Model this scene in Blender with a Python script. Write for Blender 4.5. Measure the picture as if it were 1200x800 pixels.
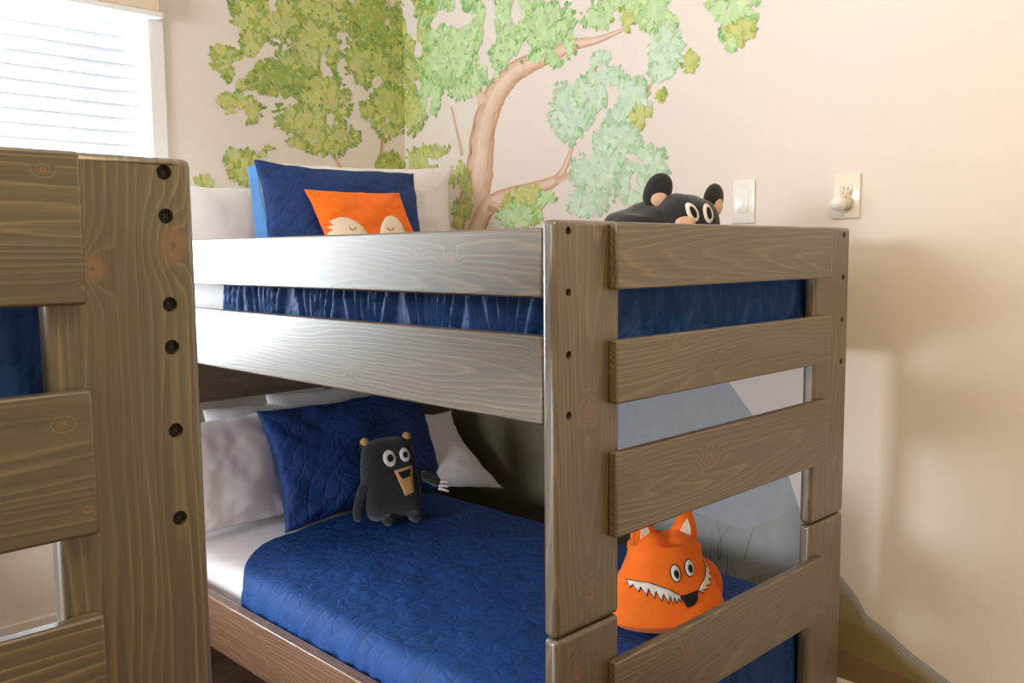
import bpy, bmesh, math, random
from mathutils import Vector, Matrix, noise
from mathutils.bvhtree import BVHTree
from mathutils.geometry import tessellate_polygon
for o in list(bpy.data.objects): bpy.data.objects.remove(o)
S = bpy.context.scene
COL = S.collection
R = math.radians

# ------------------------------------------------------------------ camera, light, exposure
cam = bpy.data.objects.new('camera', bpy.data.cameras.new('camera')); COL.objects.link(cam)
yaw, pit, rol = R(44.621), R(-5.659), R(-0.528)
F = Vector((math.sin(yaw)*math.cos(pit), math.cos(yaw)*math.cos(pit), math.sin(pit)))
RT = Vector((math.cos(yaw), -math.sin(yaw), 0)); UP = RT.cross(F)
R2 = RT*math.cos(rol)+UP*math.sin(rol); U2 = -RT*math.sin(rol)+UP*math.cos(rol)
cam.matrix_world = Matrix(((R2.x, U2.x, -F.x, -1.077), (R2.y, U2.y, -F.y, -0.992), (R2.z, U2.z, -F.z, 1.334), (0, 0, 0, 1)))
cam.data.sensor_width = 36; cam.data.lens = 1055.8*36/1200; cam.data.clip_start = .02
S.camera = cam
S.view_settings.view_transform = 'Standard'; S.view_settings.look = 'None'
S.view_settings.gamma = 1; S.view_settings.use_curve_mapping = False
S.view_settings.exposure = 0.24
w = bpy.data.worlds.new('world'); S.world = w; w.use_nodes = True
w.node_tree.nodes['Background'].inputs[0].default_value = (1.0, .77, .44, 1)
w.node_tree.nodes['Background'].inputs[1].default_value = 0.52
def area(name, loc, target, sx, sy, power, col):
    l = bpy.data.lights.new(name, 'AREA'); l.shape = 'RECTANGLE'; l.size = sx; l.size_y = sy
    l.energy = power; l.color = col
    o = bpy.data.objects.new(name, l); COL.objects.link(o); o.location = loc
    o.rotation_euler = (Vector(target)-Vector(loc)).to_track_quat('-Z', 'Y').to_euler()
    return o
area('left_window_daylight', (-3.3, .85, 1.30), (1.2, .35, 1.22), .95, 1.6, 132, (.88, .93, 1.0))
area('warm_ceiling_lamp', (-.5, -.9, 2.5), (.5, -.5, 0), .35, .35, 15, (1.0, .72, .36))
area('window_daylight', (-.6, 2.75, 1.55), (-.5, 2.0, 1.5), 2.6, 1.7, 240, (.84, .93, 1.0))

# ------------------------------------------------------------------ material helpers
def newmat(name):
    m = bpy.data.materials.new(name); m.use_nodes = True
    return m, m.node_tree.nodes, m.node_tree.links, m.node_tree.nodes['Principled BSDF']
def N(ns, t, **k):
    n = ns.new(t)
    for a, b in k.items(): setattr(n, a, b)
    return n
def math_(ns, ls, op, a, b=None, c=None):
    n = ns.new('ShaderNodeMath'); n.operation = op
    for i, x in enumerate((a, b, c)):
        if x is None: continue
        if isinstance(x, (int, float)): n.inputs[i].default_value = x
        else: ls.new(x, n.inputs[i])
    return n.outputs[0]
def ramp(ns, ls, fac, stops, interp='LINEAR'):
    n = ns.new('ShaderNodeValToRGB'); n.color_ramp.interpolation = interp
    e = n.color_ramp.elements
    while len(e) < len(stops): e.new(.5)
    for i, (p, c) in enumerate(stops):
        e[i].position = p; e[i].color = c if len(c) == 4 else (*c, 1)
    ls.new(fac, n.inputs[0]); return n.outputs[0]
def mixc(ns, ls, fac, a, b, blend='MIX'):
    n = ns.new('ShaderNodeMix'); n.data_type = 'RGBA'; n.blend_type = blend
    for x, i in ((fac, 0), (a, 6), (b, 7)):
        if isinstance(x, (int, float)): n.inputs[i].default_value = x
        elif isinstance(x, tuple): n.inputs[i].default_value = (*x, 1) if len(x) == 3 else x
        else: ls.new(x, n.inputs[i])
    return n.outputs[2]
def lin(r, g, b):
    f = lambda c: ((c/255+.055)/1.055)**2.4 if c > 10 else c/255/12.92
    return (f(r), f(g), f(b))
def coords(ns, ls, scale, off=None, kind='Object'):
    tc = ns.new('ShaderNodeTexCoord'); mp = ns.new('ShaderNodeMapping'); mp.inputs['Scale'].default_value = scale
    ls.new(tc.outputs[kind], mp.inputs[0])
    if off is not None: ls.new(off, mp.inputs['Location'])
    return mp.outputs[0]

def wood_mat(name, dark, light, grey, ringgap=.0085, coat=1.0, rough=.38, con=1.0):
    m, ns, ls, b = newmat(name)
    oi = ns.new('ShaderNodeObjectInfo')
    vm = ns.new('ShaderNodeVectorMath'); vm.operation = 'SCALE'; vm.inputs[0].default_value = (37, 11, 23)
    ls.new(oi.outputs['Random'], vm.inputs['Scale']); off = vm.outputs[0]
    def noi(scale, detail=2, rough_=.5):
        n = ns.new('ShaderNodeTexNoise'); n.inputs['Scale'].default_value = 1
        n.inputs['Detail'].default_value = detail; n.inputs['Roughness'].default_value = rough_
        ls.new(coords(ns, ls, scale, off), n.inputs['Vector']); return n.outputs['Fac']
    tc = ns.new('ShaderNodeTexCoord'); sx = ns.new('ShaderNodeSeparateXYZ'); ls.new(tc.outputs['Object'], sx.inputs[0])
    x, y, z = sx.outputs
    rnd = oi.outputs['Random']
    # knots: each plank carries its own two knot places (along, across, radius)
    def knot(nm):
        at = ns.new('ShaderNodeAttribute'); at.attribute_type = 'OBJECT'; at.attribute_name = nm
        sp = ns.new('ShaderNodeSeparateXYZ'); ls.new(at.outputs['Vector'], sp.inputs[0])
        rr = math_(ns, ls, 'MAXIMUM', sp.outputs[2], .0005)
        dx = math_(ns, ls, 'DIVIDE', math_(ns, ls, 'SUBTRACT', x, sp.outputs[0]), math_(ns, ls, 'MULTIPLY', rr, 7.0))
        dz = math_(ns, ls, 'DIVIDE', math_(ns, ls, 'SUBTRACT', z, sp.outputs[1]), math_(ns, ls, 'MULTIPLY', rr, 5.0))
        return math_(ns, ls, 'SQRT', math_(ns, ls, 'ADD', math_(ns, ls, 'MULTIPLY', dx, dx), math_(ns, ls, 'MULTIPLY', dz, dz)))
    kd = math_(ns, ls, 'MINIMUM', knot('knot_a'), knot('knot_b'))
    kd = math_(ns, ls, 'ADD', kd, math_(ns, ls, 'MULTIPLY_ADD', noi((25, 60, 45), 2), .08, -.04))
    kexp = math_(ns, ls, 'POWER', 2.718, math_(ns, ls, 'MULTIPLY', math_(ns, ls, 'MULTIPLY', kd, kd), -9))
    # ring phase
    wz = math_(ns, ls, 'MULTIPLY_ADD', noi((1.6, 6, 9), 1), .075, -.0375)
    w2 = math_(ns, ls, 'MULTIPLY_ADD', noi((6, 20, 40), 1), .010, -.005)
    zz = math_(ns, ls, 'ADD', math_(ns, ls, 'ADD', z, wz), w2)
    zc = math_(ns, ls, 'ADD', zz, math_(ns, ls, 'MULTIPLY_ADD', rnd, .12, -.06))
    fr = math_(ns, ls, 'FRACT', math_(ns, ls, 'MULTIPLY', rnd, 7.31))
    dep = math_(ns, ls, 'ADD', math_(ns, ls, 'MULTIPLY', x, .055), math_(ns, ls, 'MULTIPLY_ADD', fr, .08, -.04))
    dep = math_(ns, ls, 'ADD', dep, y)
    r = math_(ns, ls, 'SQRT', math_(ns, ls, 'ADD', math_(ns, ls, 'MULTIPLY', zc, zc), math_(ns, ls, 'MULTIPLY', dep, dep)))
    r = math_(ns, ls, 'ADD', r, math_(ns, ls, 'MULTIPLY', kexp, .030))
    ph = math_(ns, ls, 'ADD', math_(ns, ls, 'MULTIPLY', r, 1/ringgap), math_(ns, ls, 'MULTIPLY', noi((1.1, 9, 22), 2), 3.2))
    ph = math_(ns, ls, 'FRACT', ph)
    ring = ramp(ns, ls, ph, [(0, (0, 0, 0)), (.45, (.14,)*3), (.68, (.4,)*3), (.82, (1,)*3), (.92, (.6,)*3), (1, (0, 0, 0))])
    streak = noi((5, 90, 260), 3, .6)
    blot = noi((2.2, 4, 7), 3)
    c = mixc(ns, ls, blot, dark, grey)
    c = mixc(ns, ls, math_(ns, ls, 'MULTIPLY', ring, math_(ns, ls, 'MULTIPLY_ADD', noi((1.5, 5, 8), 2), 1.3*con, -.22*con)), c, light)
    st = ramp(ns, ls, streak, [(.3, (.66, .64, .60)), (.7, (1.2, 1.2, 1.2))])
    c = mixc(ns, ls, 1.0, c, st, 'MULTIPLY')
    km = ramp(ns, ls, kd, [(.09, (1,)*3), (.16, (.75,)*3), (.24, (0,)*3)])
    c = mixc(ns, ls, math_(ns, ls, 'MULTIPLY', km, .75), c, lin(124, 86, 52))
    kc = ramp(ns, ls, kd, [(.02, (1,)*3), (.05, (0,)*3)])
    c = mixc(ns, ls, math_(ns, ls, 'MULTIPLY', kc, .7), c, (.03, .02, .015))
    ls.new(c, b.inputs['Base Color'])
    b.inputs['Roughness'].default_value = .5
    b.inputs['Coat Weight'].default_value = coat; b.inputs['Coat Roughness'].default_value = rough; b.inputs['Coat IOR'].default_value = 1.8
    bp = ns.new('ShaderNodeBump'); bp.inputs['Strength'].default_value = .35; bp.inputs['Distance'].default_value = .0012
    ls.new(math_(ns, ls, 'ADD', ring, math_(ns, ls, 'MULTIPLY', streak, .5)), bp.inputs['Height']); ls.new(bp.outputs[0], b.inputs['Normal'])
    return m
WOOD = wood_mat('grey_stained_pine', lin(80, 64, 40), lin(142, 124, 88), lin(92, 81, 58))
WOODL = wood_mat('coarse_stained_pine', lin(68, 55, 38), lin(140, 124, 94), lin(86, 79, 64), ringgap=.0115, con=1.15)
WOOD2 = wood_mat('brown_stained_pine', lin(112, 78, 52), lin(168, 130, 100), lin(124, 92, 68))

def cloth(name, col, col2=None, kind='plain', rough=.85, sheen=.3):
    m, ns, ls, b = newmat(name)
    b.inputs['Roughness'].default_value = rough; b.inputs['Sheen Weight'].default_value = sheen
    n1 = ns.new('ShaderNodeTexNoise'); n1.inputs['Scale'].default_value = 900; n1.inputs['Detail'].default_value = 2
    ls.new(coords(ns, ls, (1, 1, 1)), n1.inputs['Vector'])
    n2 = ns.new('ShaderNodeTexNoise'); n2.inputs['Scale'].default_value = 14; n2.inputs['Detail'].default_value = 5
    ls.new(coords(ns, ls, (1, 1, 1)), n2.inputs['Vector'])
    fac = math_(ns, ls, 'ADD', math_(ns, ls, 'MULTIPLY', n1.outputs[0], .5), math_(ns, ls, 'MULTIPLY', n2.outputs[0], .5))
    c2 = col2 or tuple(x*.75 for x in col)
    c = mixc(ns, ls, ramp(ns, ls, fac, [(.35, (0, 0, 0)), (.65, (1, 1, 1))]), c2, col)
    h = math_(ns, ls, 'ADD', math_(ns, ls, 'MULTIPLY', n2.outputs[0], 1.0), math_(ns, ls, 'MULTIPLY', n1.outputs[0], .12))
    dist, st = (.003, .03) if kind == 'plain' else (.004, .35)
    if kind == 'quilt':
        # fan stitching and crinkles
        wv = ns.new('ShaderNodeTexWave'); wv.wave_type = 'RINGS'; wv.rings_direction = 'SPHERICAL'
        wv.inputs['Scale'].default_value = 7; wv.inputs['Distortion'].default_value = 5; wv.inputs['Detail'].default_value = 1.5; wv.inputs['Detail Scale'].default_value = 1.6
        ls.new(coords(ns, ls, (1, 1, 1)), wv.inputs['Vector'])
        vo = ns.new('ShaderNodeTexVoronoi'); vo.feature = 'DISTANCE_TO_EDGE'; vo.inputs['Scale'].default_value = 24
        n3 = ns.new('ShaderNodeTexNoise'); n3.inputs['Scale'].default_value = 9
        mp = coords(ns, ls, (1, 1, 1)); ls.new(mp, n3.inputs['Vector'])
        ad = ns.new('ShaderNodeVectorMath'); ad.operation = 'MULTIPLY_ADD'; ls.new(n3.outputs['Color'], ad.inputs[0]); ad.inputs[1].default_value = (.12,)*3; ls.new(mp, ad.inputs[2])
        ls.new(ad.outputs[0], vo.inputs['Vector'])
        pf = ramp(ns, ls, vo.outputs['Distance'], [(0, (0, 0, 0)), (.16, (.7,)*3), (.4, (1,)*3)])
        wl = ramp(ns, ls, wv.outputs['Fac'], [(0, (0, 0, 0)), (.12, (.8,)*3), (.5, (1,)*3)])
        h = math_(ns, ls, 'ADD', math_(ns, ls, 'MULTIPLY', pf, .55), math_(ns, ls, 'ADD', math_(ns, ls, 'MULTIPLY', wl, .6), math_(ns, ls, 'MULTIPLY', n2.outputs[0], 1.2)))
        dist, st = .006, .42
    if kind == 'knit':
        wv = ns.new('ShaderNodeTexWave'); wv.bands_direction = 'Z'; wv.inputs['Scale'].default_value = 62; wv.inputs['Distortion'].default_value = .6
        ls.new(coords(ns, ls, (1, 1, 1)), wv.inputs['Vector'])
        h = math_(ns, ls, 'ADD', wv.outputs['Fac'], math_(ns, ls, 'MULTIPLY', n1.outputs[0], .3))
        c = mixc(ns, ls, math_(ns, ls, 'MULTIPLY', wv.outputs['Fac'], .5), c2, col)
        dist, st = .003, .6
    ls.new(c, b.inputs['Base Color'])
    bp = ns.new('ShaderNodeBump'); bp.inputs['Strength'].default_value = st; bp.inputs['Distance'].default_value = dist
    ls.new(h, bp.inputs['Height']); ls.new(bp.outputs[0], b.inputs['Normal'])
    return m
BLUE = cloth('navy_quilted_cotton', lin(4, 72, 146), lin(4, 54, 118), 'quilt', .7, 0)
NAVY = cloth('navy_sham_cotton', lin(12, 60, 126), lin(4, 42, 100), 'quilt', .7, 0)
NAVY_LIT = cloth('navy_cotton_lit', lin(84, 144, 208), lin(66, 126, 190))  # navy cotton made paler, light from the left put into the colour
WHITE = cloth('white_cotton', lin(238, 234, 236), lin(230, 226, 230))
ORANGE = cloth('orange_knit', lin(252, 122, 22), lin(246, 108, 14), 'plain', .9, .1)
BLACK = cloth('charcoal_rib_knit', lin(48, 49, 54), lin(20, 20, 23), 'knit')
BLACK2 = cloth('black_fleece', lin(30, 29, 32), lin(18, 17, 20))
CREAM = cloth('cream_felt', lin(244, 228, 204), lin(232, 212, 184))
FELTW = cloth('white_felt', lin(236, 230, 222), lin(226, 220, 212))
TAN = cloth('tan_felt', lin(206, 160, 100), lin(192, 146, 90))
PINKT = cloth('pink_beige_felt', lin(226, 186, 160), lin(216, 176, 150))
def plain(name, col, rough=.5, metal=0, coat=0):
    m, ns, ls, b = newmat(name)
    n = ns.new('ShaderNodeTexNoise'); n.inputs['Scale'].default_value = 60; ls.new(coords(ns, ls, (1, 1, 1)), n.inputs['Vector'])
    ls.new(mixc(ns, ls, n.outputs[0], tuple(x*.95 for x in col), tuple(min(1, x*1.03) for x in col)), b.inputs['Base Color'])
    b.inputs['Roughness'].default_value = rough; b.inputs['Metallic'].default_value = metal; b.inputs['Coat Weight'].default_value = coat
    return m
INK = plain('black_felt', (.008, .008, .008), .95)
STITCH = plain('brown_thread', lin(120, 80, 60), .9)
BOLT = plain('blackened_steel', lin(44, 44, 46), .45, .6)
PLATE = plain('white_plate_plastic', lin(240, 236, 230), .25, 0, .5)
ALM = plain('almond_plate_plastic', lin(236, 226, 208), .3, 0, .4)
TRIMW = plain('white_trim_paint', lin(238, 236, 234), .4)
SLATM = plain('slat_board', lin(120, 100, 78), .7)
VAL = plain('valance_beige', lin(226, 206, 182), .5)

# blind slats: white, light passes through, lit from behind by daylight
m, ns, ls, b = newmat('white_blind_slat'); SLAT = m
b.inputs['Base Color'].default_value = (.86, .88, .9, 1); b.inputs['Roughness'].default_value = .4
tr = ns.new('ShaderNodeBsdfTranslucent'); tr.inputs[0].default_value = (.92, .95, 1, 1)
mx = ns.new('ShaderNodeMixShader'); mx.inputs[0].default_value = .22
ls.new(b.outputs[0], mx.inputs[1]); ls.new(tr.outputs[0], mx.inputs[2]); ls.new(mx.outputs[0], ns['Material Output'].inputs[0])

def wall_mat(name, col):
    m, ns, ls, b = newmat(name)
    n = ns.new('ShaderNodeTexNoise'); n.inputs['Scale'].default_value = 1.4; n.inputs['Detail'].default_value = 3
    ls.new(coords(ns, ls, (1, 1, 1)), n.inputs['Vector'])
    ls.new(mixc(ns, ls, n.outputs[0], tuple(c*.96 for c in col), col), b.inputs['Base Color'])
    b.inputs['Roughness'].default_value = .75
    n2 = ns.new('ShaderNodeTexNoise'); n2.inputs['Scale'].default_value = 90; n2.inputs['Detail'].default_value = 3
    ls.new(coords(ns, ls, (1, 1, 1)), n2.inputs['Vector'])
    bp = ns.new('ShaderNodeBump'); bp.inputs['Strength'].default_value = .15; bp.inputs['Distance'].default_value = .002
    ls.new(n2.outputs[0], bp.inputs['Height']); ls.new(bp.outputs[0], b.inputs['Normal'])
    return m
WALL = wall_mat('painted_drywall', lin(234, 224, 215))
CEIL = wall_mat('ceiling_paint', lin(238, 232, 224))
# floor: dark brown planks
m, ns, ls, b = newmat('brown_plank_floor'); FLOOR = m
br = ns.new('ShaderNodeTexBrick'); br.inputs['Scale'].default_value = 1; br.inputs['Brick Width'].default_value = 1.2; br.inputs['Row Height'].default_value = .14; br.inputs['Mortar Size'].default_value = .002
ls.new(coords(ns, ls, (1, 1, 1)), br.inputs['Vector'])
br.inputs['Color1'].default_value = (*lin(128, 96, 74), 1); br.inputs['Color2'].default_value = (*lin(108, 80, 62), 1); br.inputs['Mortar'].default_value = (*lin(50, 38, 30), 1)
n = ns.new('ShaderNodeTexNoise'); n.inputs['Scale'].default_value = 1; n.inputs['Detail'].default_value = 4; ls.new(coords(ns, ls, (3, 60, 1)), n.inputs['Vector'])
ls.new(mixc(ns, ls, 1.0, br.outputs[0], ramp(ns, ls, n.outputs[0], [(.3, (.7,)*3), (.7, (1.2,)*3)]), 'MULTIPLY'), b.inputs['Base Color']); b.inputs['Roughness'].default_value = .4
# mural paint: pigment comes from the brush-stroke colours stored on the mesh
m, ns, ls, b = newmat('mural_paint'); MURAL = m
ca = ns.new('ShaderNodeVertexColor'); ca.layer_name = 'pigment'
n = ns.new('ShaderNodeTexNoise'); n.inputs['Scale'].default_value = 22; n.inputs['Detail'].default_value = 4; ls.new(coords(ns, ls, (1, 1, 1)), n.inputs['Vector'])
ls.new(mixc(ns, ls, 1.0, ca.outputs[0], ramp(ns, ls, n.outputs[0], [(.3, (.93,)*3), (.7, (1.04,)*3)]), 'MULTIPLY'), b.inputs['Base Color']); b.inputs['Roughness'].default_value = .8

# ------------------------------------------------------------------ object helpers
def empty(name, loc, rz=0):
    o = bpy.data.objects.new(name, None); COL.objects.link(o); o.location = loc; o.rotation_euler = (0, 0, rz); o.empty_display_size = .1
    return o
def tag(o, label=None, cat=None, group=None, kind=None):
    for k, v in (('label', label), ('category', cat), ('group', group), ('kind', kind)):
        if v: o[k] = v
    return o
def obj(name, bm, mat, parent=None, smooth=False, loc=(0, 0, 0), rot=(0, 0, 0)):
    me = bpy.data.meshes.new(name)
    bmesh.ops.recalc_face_normals(bm, faces=bm.faces)
    bm.to_mesh(me); bm.free()
    if smooth: me.polygons.foreach_set('use_smooth', [True]*len(me.polygons))
    me.materials.append(mat)
    o = bpy.data.objects.new(name, me); COL.objects.link(o); o.location = loc; o.rotation_euler = rot
    if parent: o.parent = parent
    return o
def box_bm(x0, x1, y0, y1, z0, z1, bev=0, seg=2, bm=None):
    own = bm or bmesh.new(); t = bmesh.new()
    bmesh.ops.create_cube(t, size=1)
    for v in t.verts: v.co = Vector(((x0+x1)/2+v.co.x*(x1-x0), (y0+y1)/2+v.co.y*(y1-y0), (z0+z1)/2+v.co.z*(z1-z0)))
    if bev: bmesh.ops.bevel(t, geom=t.edges[:], offset=bev, segments=seg, profile=.5, affect='EDGES')
    me = bpy.data.meshes.new('t'); t.to_mesh(me); t.free(); own.from_mesh(me); bpy.data.meshes.remove(me)
    return own
def cyl_bm(r, h, axis='Z', loc=(0, 0, 0), seg=24, r2=None, bev=0, bm=None):
    own = bm or bmesh.new(); t = bmesh.new()
    bmesh.ops.create_cone(t, cap_ends=True, segments=seg, radius1=r, radius2=r if r2 is None else r2, depth=h)
    if bev: bmesh.ops.bevel(t, geom=[e for e in t.edges if abs(e.verts[0].co.z-e.verts[1].co.z) < 1e-6], offset=bev, segments=2, affect='EDGES')
    M = {'Z': Matrix(), 'Y': Matrix.Rotation(R(90), 4, 'X'), 'X': Matrix.Rotation(R(90), 4, 'Y')}[axis]
    bmesh.ops.transform(t, matrix=Matrix.Translation(loc) @ M, verts=t.verts)
    me = bpy.data.meshes.new('t'); t.to_mesh(me); t.free(); own.from_mesh(me); bpy.data.meshes.remove(me)
    return own
def smooth_(o, auto=True):
    o.data.polygons.foreach_set('use_smooth', [True]*len(o.data.polygons))
    return o
krng = random.Random(5)
def board(name, parent, p0, p1, axis, mat=WOOD, bev=.004, holes=(), knots=None):
    """A plank filling the box p0..p1, its grain along axis; holes = (along, across, side) drilled through the face."""
    x0, y0, z0 = p0; x1, y1, z1 = p1
    c = Vector(((x0+x1)/2, (y0+y1)/2, (z0+z1)/2)); d = Vector((x1-x0, y1-y0, z1-z0))
    if axis == 'X': L, T, W = d.x, d.y, d.z; rot = (0, 0, 0)
    elif axis == 'Y': L, T, W = d.y, d.x, d.z; rot = (0, 0, R(90))
    else: L, T, W = d.z, d.y, d.x; rot = (0, R(-90), 0)      # local X -> world Z, local Z -> world -X
    o = obj(name, box_bm(-L/2, L/2, -T/2, T/2, -W/2, W/2, bev, 3), mat, parent, False, c, rot)
    o.data.polygons.foreach_set('use_smooth', [abs(p.normal.x) < .99 and abs(p.normal.y) < .99 and abs(p.normal.z) < .99 for p in o.data.polygons])
    ks = []
    for kn in (knots or []):          # world (X or Y, Z, radius)
        h, zz, rr = kn
        ks.append((h-c.x, zz-c.z, rr) if axis == 'X' else (h-c.y, zz-c.z, rr) if axis == 'Y' else (zz-c.z, -(h-c.x), rr))
    while len(ks) < 2: ks.append((krng.uniform(-.45, .45)*L, krng.uniform(-.4, .4)*W, krng.choice((.0005, .007, .011)) if knots is None else .0005))
    o['knot_a'] = ks[0]; o['knot_b'] = ks[1]
    if holes:
        cut = bmesh.new()
        for (hx, hz, hr) in holes:      # world X, Z of a hole in the front (-Y) face
            cyl_bm(hr, .028, 'Y', (hz-c.z, -T/2, -(hx-c.x)), 20, bm=cut)
        co = obj('cut', cut, BOLT); md = o.modifiers.new('b', 'BOOLEAN'); md.object = co; md.operation = 'DIFFERENCE'; md.solver = 'EXACT'
        mwc = o.matrix_basis.copy(); co.matrix_world = mwc
        if parent: co.parent = parent; co.matrix_basis = mwc
        bpy.context.view_layer.update()
        me = bpy.data.meshes.new_from_object(o.evaluated_get(bpy.context.evaluated_depsgraph_get()))
        o.modifiers.clear(); old = o.data; o.data = me; bpy.data.meshes.remove(old); bpy.data.objects.remove(co)
        me.materials.clear(); me.materials.append(mat)
        for (hx, hz, hr) in holes:
            b_ = cyl_bm(hr*.74, .008, 'Y', (hz-c.z, -T/2+.010, -(hx-c.x)), 6, bm=None)
            b2 = cyl_bm(hr*.3, .004, 'Y', (hz-c.z, -T/2+.006, -(hx-c.x)), 12, bm=b_)
            obj('bolt', b2, BOLT, o)
    return o

# ------------------------------------------------------------------ the room
def struct(name, bm, mat, parent=None, **k):
    o = obj(name, bm, mat, parent, **k)
    if parent is None: o['kind'] = 'structure'
    return o
YB, XW = 2.03, 1.29
struct('floor', box_bm(-3.6, XW+.12, -2.6, YB+.12, -.08, 0), FLOOR)
struct('ceiling', box_bm(-3.6, XW+.12, -2.6, YB+.12, 2.62, 2.72), CEIL)
struct('wall_right', box_bm(XW, XW+.12, -2.6, YB+.12, 0, 2.62), WALL)
WX0, WX1, WZ0, WZ1 = -1.15, .276, .95, 2.16      # window opening
bm = bmesh.new()
box_bm(WX1, XW, YB, YB+.12, 0, 2.62, bm=bm); box_bm(-3.6, WX0, YB, YB+.12, 0, 2.62, bm=bm)
box_bm(WX0, WX1, YB, YB+.12, 0, WZ0, bm=bm); box_bm(WX0, WX1, YB, YB+.12, WZ1, 2.62, bm=bm)
struct('wall_back', bm, WALL)
struct('baseboard_back', box_bm(-3.6, XW, YB-.016, YB, 0, .20, .004), TRIMW)
struct('baseboard_right', box_bm(XW-.016, XW, -2.6, YB-.016, 0, .13, .004), TRIMW)
# window: frame, sash bars and panes
wf = bmesh.new()
f = .055
for a in ((WX1-f, WX1, WZ0, WZ1), (WX0, WX0+f, WZ0, WZ1), (WX0+f, WX1-f, WZ1-f, WZ1), (WX0+f, WX1-f, WZ0, WZ0+f)):
    box_bm(a[0], a[1], YB-.012, YB+.1, a[2], a[3], .004, bm=wf)
win = struct('window_1', wf, TRIMW)
GL, gns, gls, gb = newmat('window_glass')
tb = gns.new('ShaderNodeBsdfTransparent'); gg = gns.new('ShaderNodeBsdfGlossy'); gg.inputs['Roughness'].default_value = .02; fz = gns.new('ShaderNodeFresnel'); fz.inputs[0].default_value = 1.3
gx = gns.new('ShaderNodeMixShader'); gls.new(fz.outputs[0], gx.inputs[0]); gls.new(tb.outputs[0], gx.inputs[1]); gls.new(gg.outputs[0], gx.inputs[2]); gls.new(gx.outputs[0], gns['Material Output'].inputs[0])
struct('window_pane', box_bm(WX0+f, WX1-f, YB+.085, YB+.089, WZ0+f, WZ1-f), GL, win)
struct('window_sill', box_bm(WX0-.03, WX1+.03, YB-.05, YB+.02, WZ0-.03, WZ0, .005), TRIMW, win)
# venetian blind
bl = empty('venetian_blind', (-.45, YB, WZ1-.03))
tag(bl, 'white horizontal slat blind hanging over the daylit window', 'blind')
def rel(o, p): o.parent = p; return o
def slat_bm():
    t = bmesh.new(); n = 6; hw = (WX1-WX0)/2-f-.004; ang = R(62); W_ = .052
    rows = []
    for side in (0, 1):
        row = []
        for i in range(n+1):
            s = (i/n-.5)*W_; bow = .004*(1-(2*i/n-1)**2)+(.0016 if side else 0)
            yy = -(bow*math.sin(ang)+s*math.cos(ang)); zz = s*math.sin(ang)*-1*-1+bow*math.cos(ang)
            row.append((yy, zz))
        rows.append(row)
    prof = rows[0]+rows[1][::-1]
    a = [t.verts.new((-hw, y, z)) for y, z in prof]; b_ = [t.verts.new((hw, y, z)) for y, z in prof]
    k = len(prof)
    for i in range(k): t.faces.new((a[i], a[(i+1) % k], b_[(i+1) % k], b_[i]))
    t.faces.new(a[::-1]); t.faces.new(b_)
    return t
nsl = 12
s0 = obj('slat', slat_bm(), SLAT, bl, True, (0, .035, -.02))
for i in range(1, nsl):
    c_ = s0.copy(); COL.objects.link(c_); c_.parent = bl; c_.location = (0, .035, -.02-.0435*i)
obj('bottom_rail', box_bm(-.652, .652, .015, .055, -.575, -.555, .004), TRIMW, bl)
for xx in (-.4, .42-.0, .0):
    obj('ladder_cord', box_bm(xx-.0015, xx+.0015, .006, .008, -.56, .0), TRIMW, bl)
obj('head_rail', box_bm(-.64, .64, .01, .06, -.01, .026, .004), TRIMW, bl)
# valance board over the window
va = obj('window_valance', box_bm(-.73, .70, -.055, -.002, 0, .11, .006), VAL, None, loc=(-.45, YB, 2.125))
tag(va, 'beige wooden valance board across the top of the window', 'valance')
obj('lower_trim', box_bm(-.735, .706, -.062, -.0, -.018, .0, .004), TRIMW, va)

# ------------------------------------------------------------------ bunk bed
PW, PT = .17, .03
def bunk(name, X, Y, width, ylen, ztop, boards, split, rails, holes, mats, hr, label, wood=None, KN={}):
    wood = wood or WOOD
    root = empty(name, (X, Y, 0)); tag(root, label, 'bunk bed')
    B = lambda n, a, b_, ax, **k: board(n, root, a, b_, ax, **k)
    for end in (0, 1):
        y0, y1 = (0, PT) if end == 0 else (ylen-PT, ylen)
        for side in (0, 1):
            x0 = 0 if side == 0 else width-PW; hx = .034 if side == 0 else width-.034
            hs = [(hx, z, hr) for z in holes] if end == 0 else ()
            B('post', (x0, y0, split), (x0+PW, y1, ztop), 'Z', bev=.009, holes=hs, mat=wood, knots=KN.get(('post', end, side)))
            B('lower_post', (x0, y0, 0), (x0+PW, y1, split-.003), 'Z', bev=.009, mat=wood)
        for bi, (z0, z1) in enumerate(boards):
            ya, yb = (-.02, 0) if end == 0 else (ylen, ylen+.02)
            B('end_board', (.137, ya, z0), (width-.133, yb, z1), 'X', bev=.004, mat=wood, knots=KN.get(('board', end, bi)))
    for side in (0, 1):
        x0, x1 = (.002, .034) if side == 0 else (width-.034, width-.002)
        for nm, z0, z1, mt in rails:
            B(nm, (x0, PT, z0), (x1, ylen-PT, z1), 'Y', bev=.004, mat=mt, knots=KN.get((nm, side)))
    for zs in mats:
        for k in range(9):
            yy = .12+k*(ylen-.3)/8
            B('bed_slat', (.036, yy, zs), (width-.036, yy+.07, zs+.018), 'X', mat=WOOD2, bev=.002)
    return root
BW, YL = 1.065, 1.93
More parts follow.
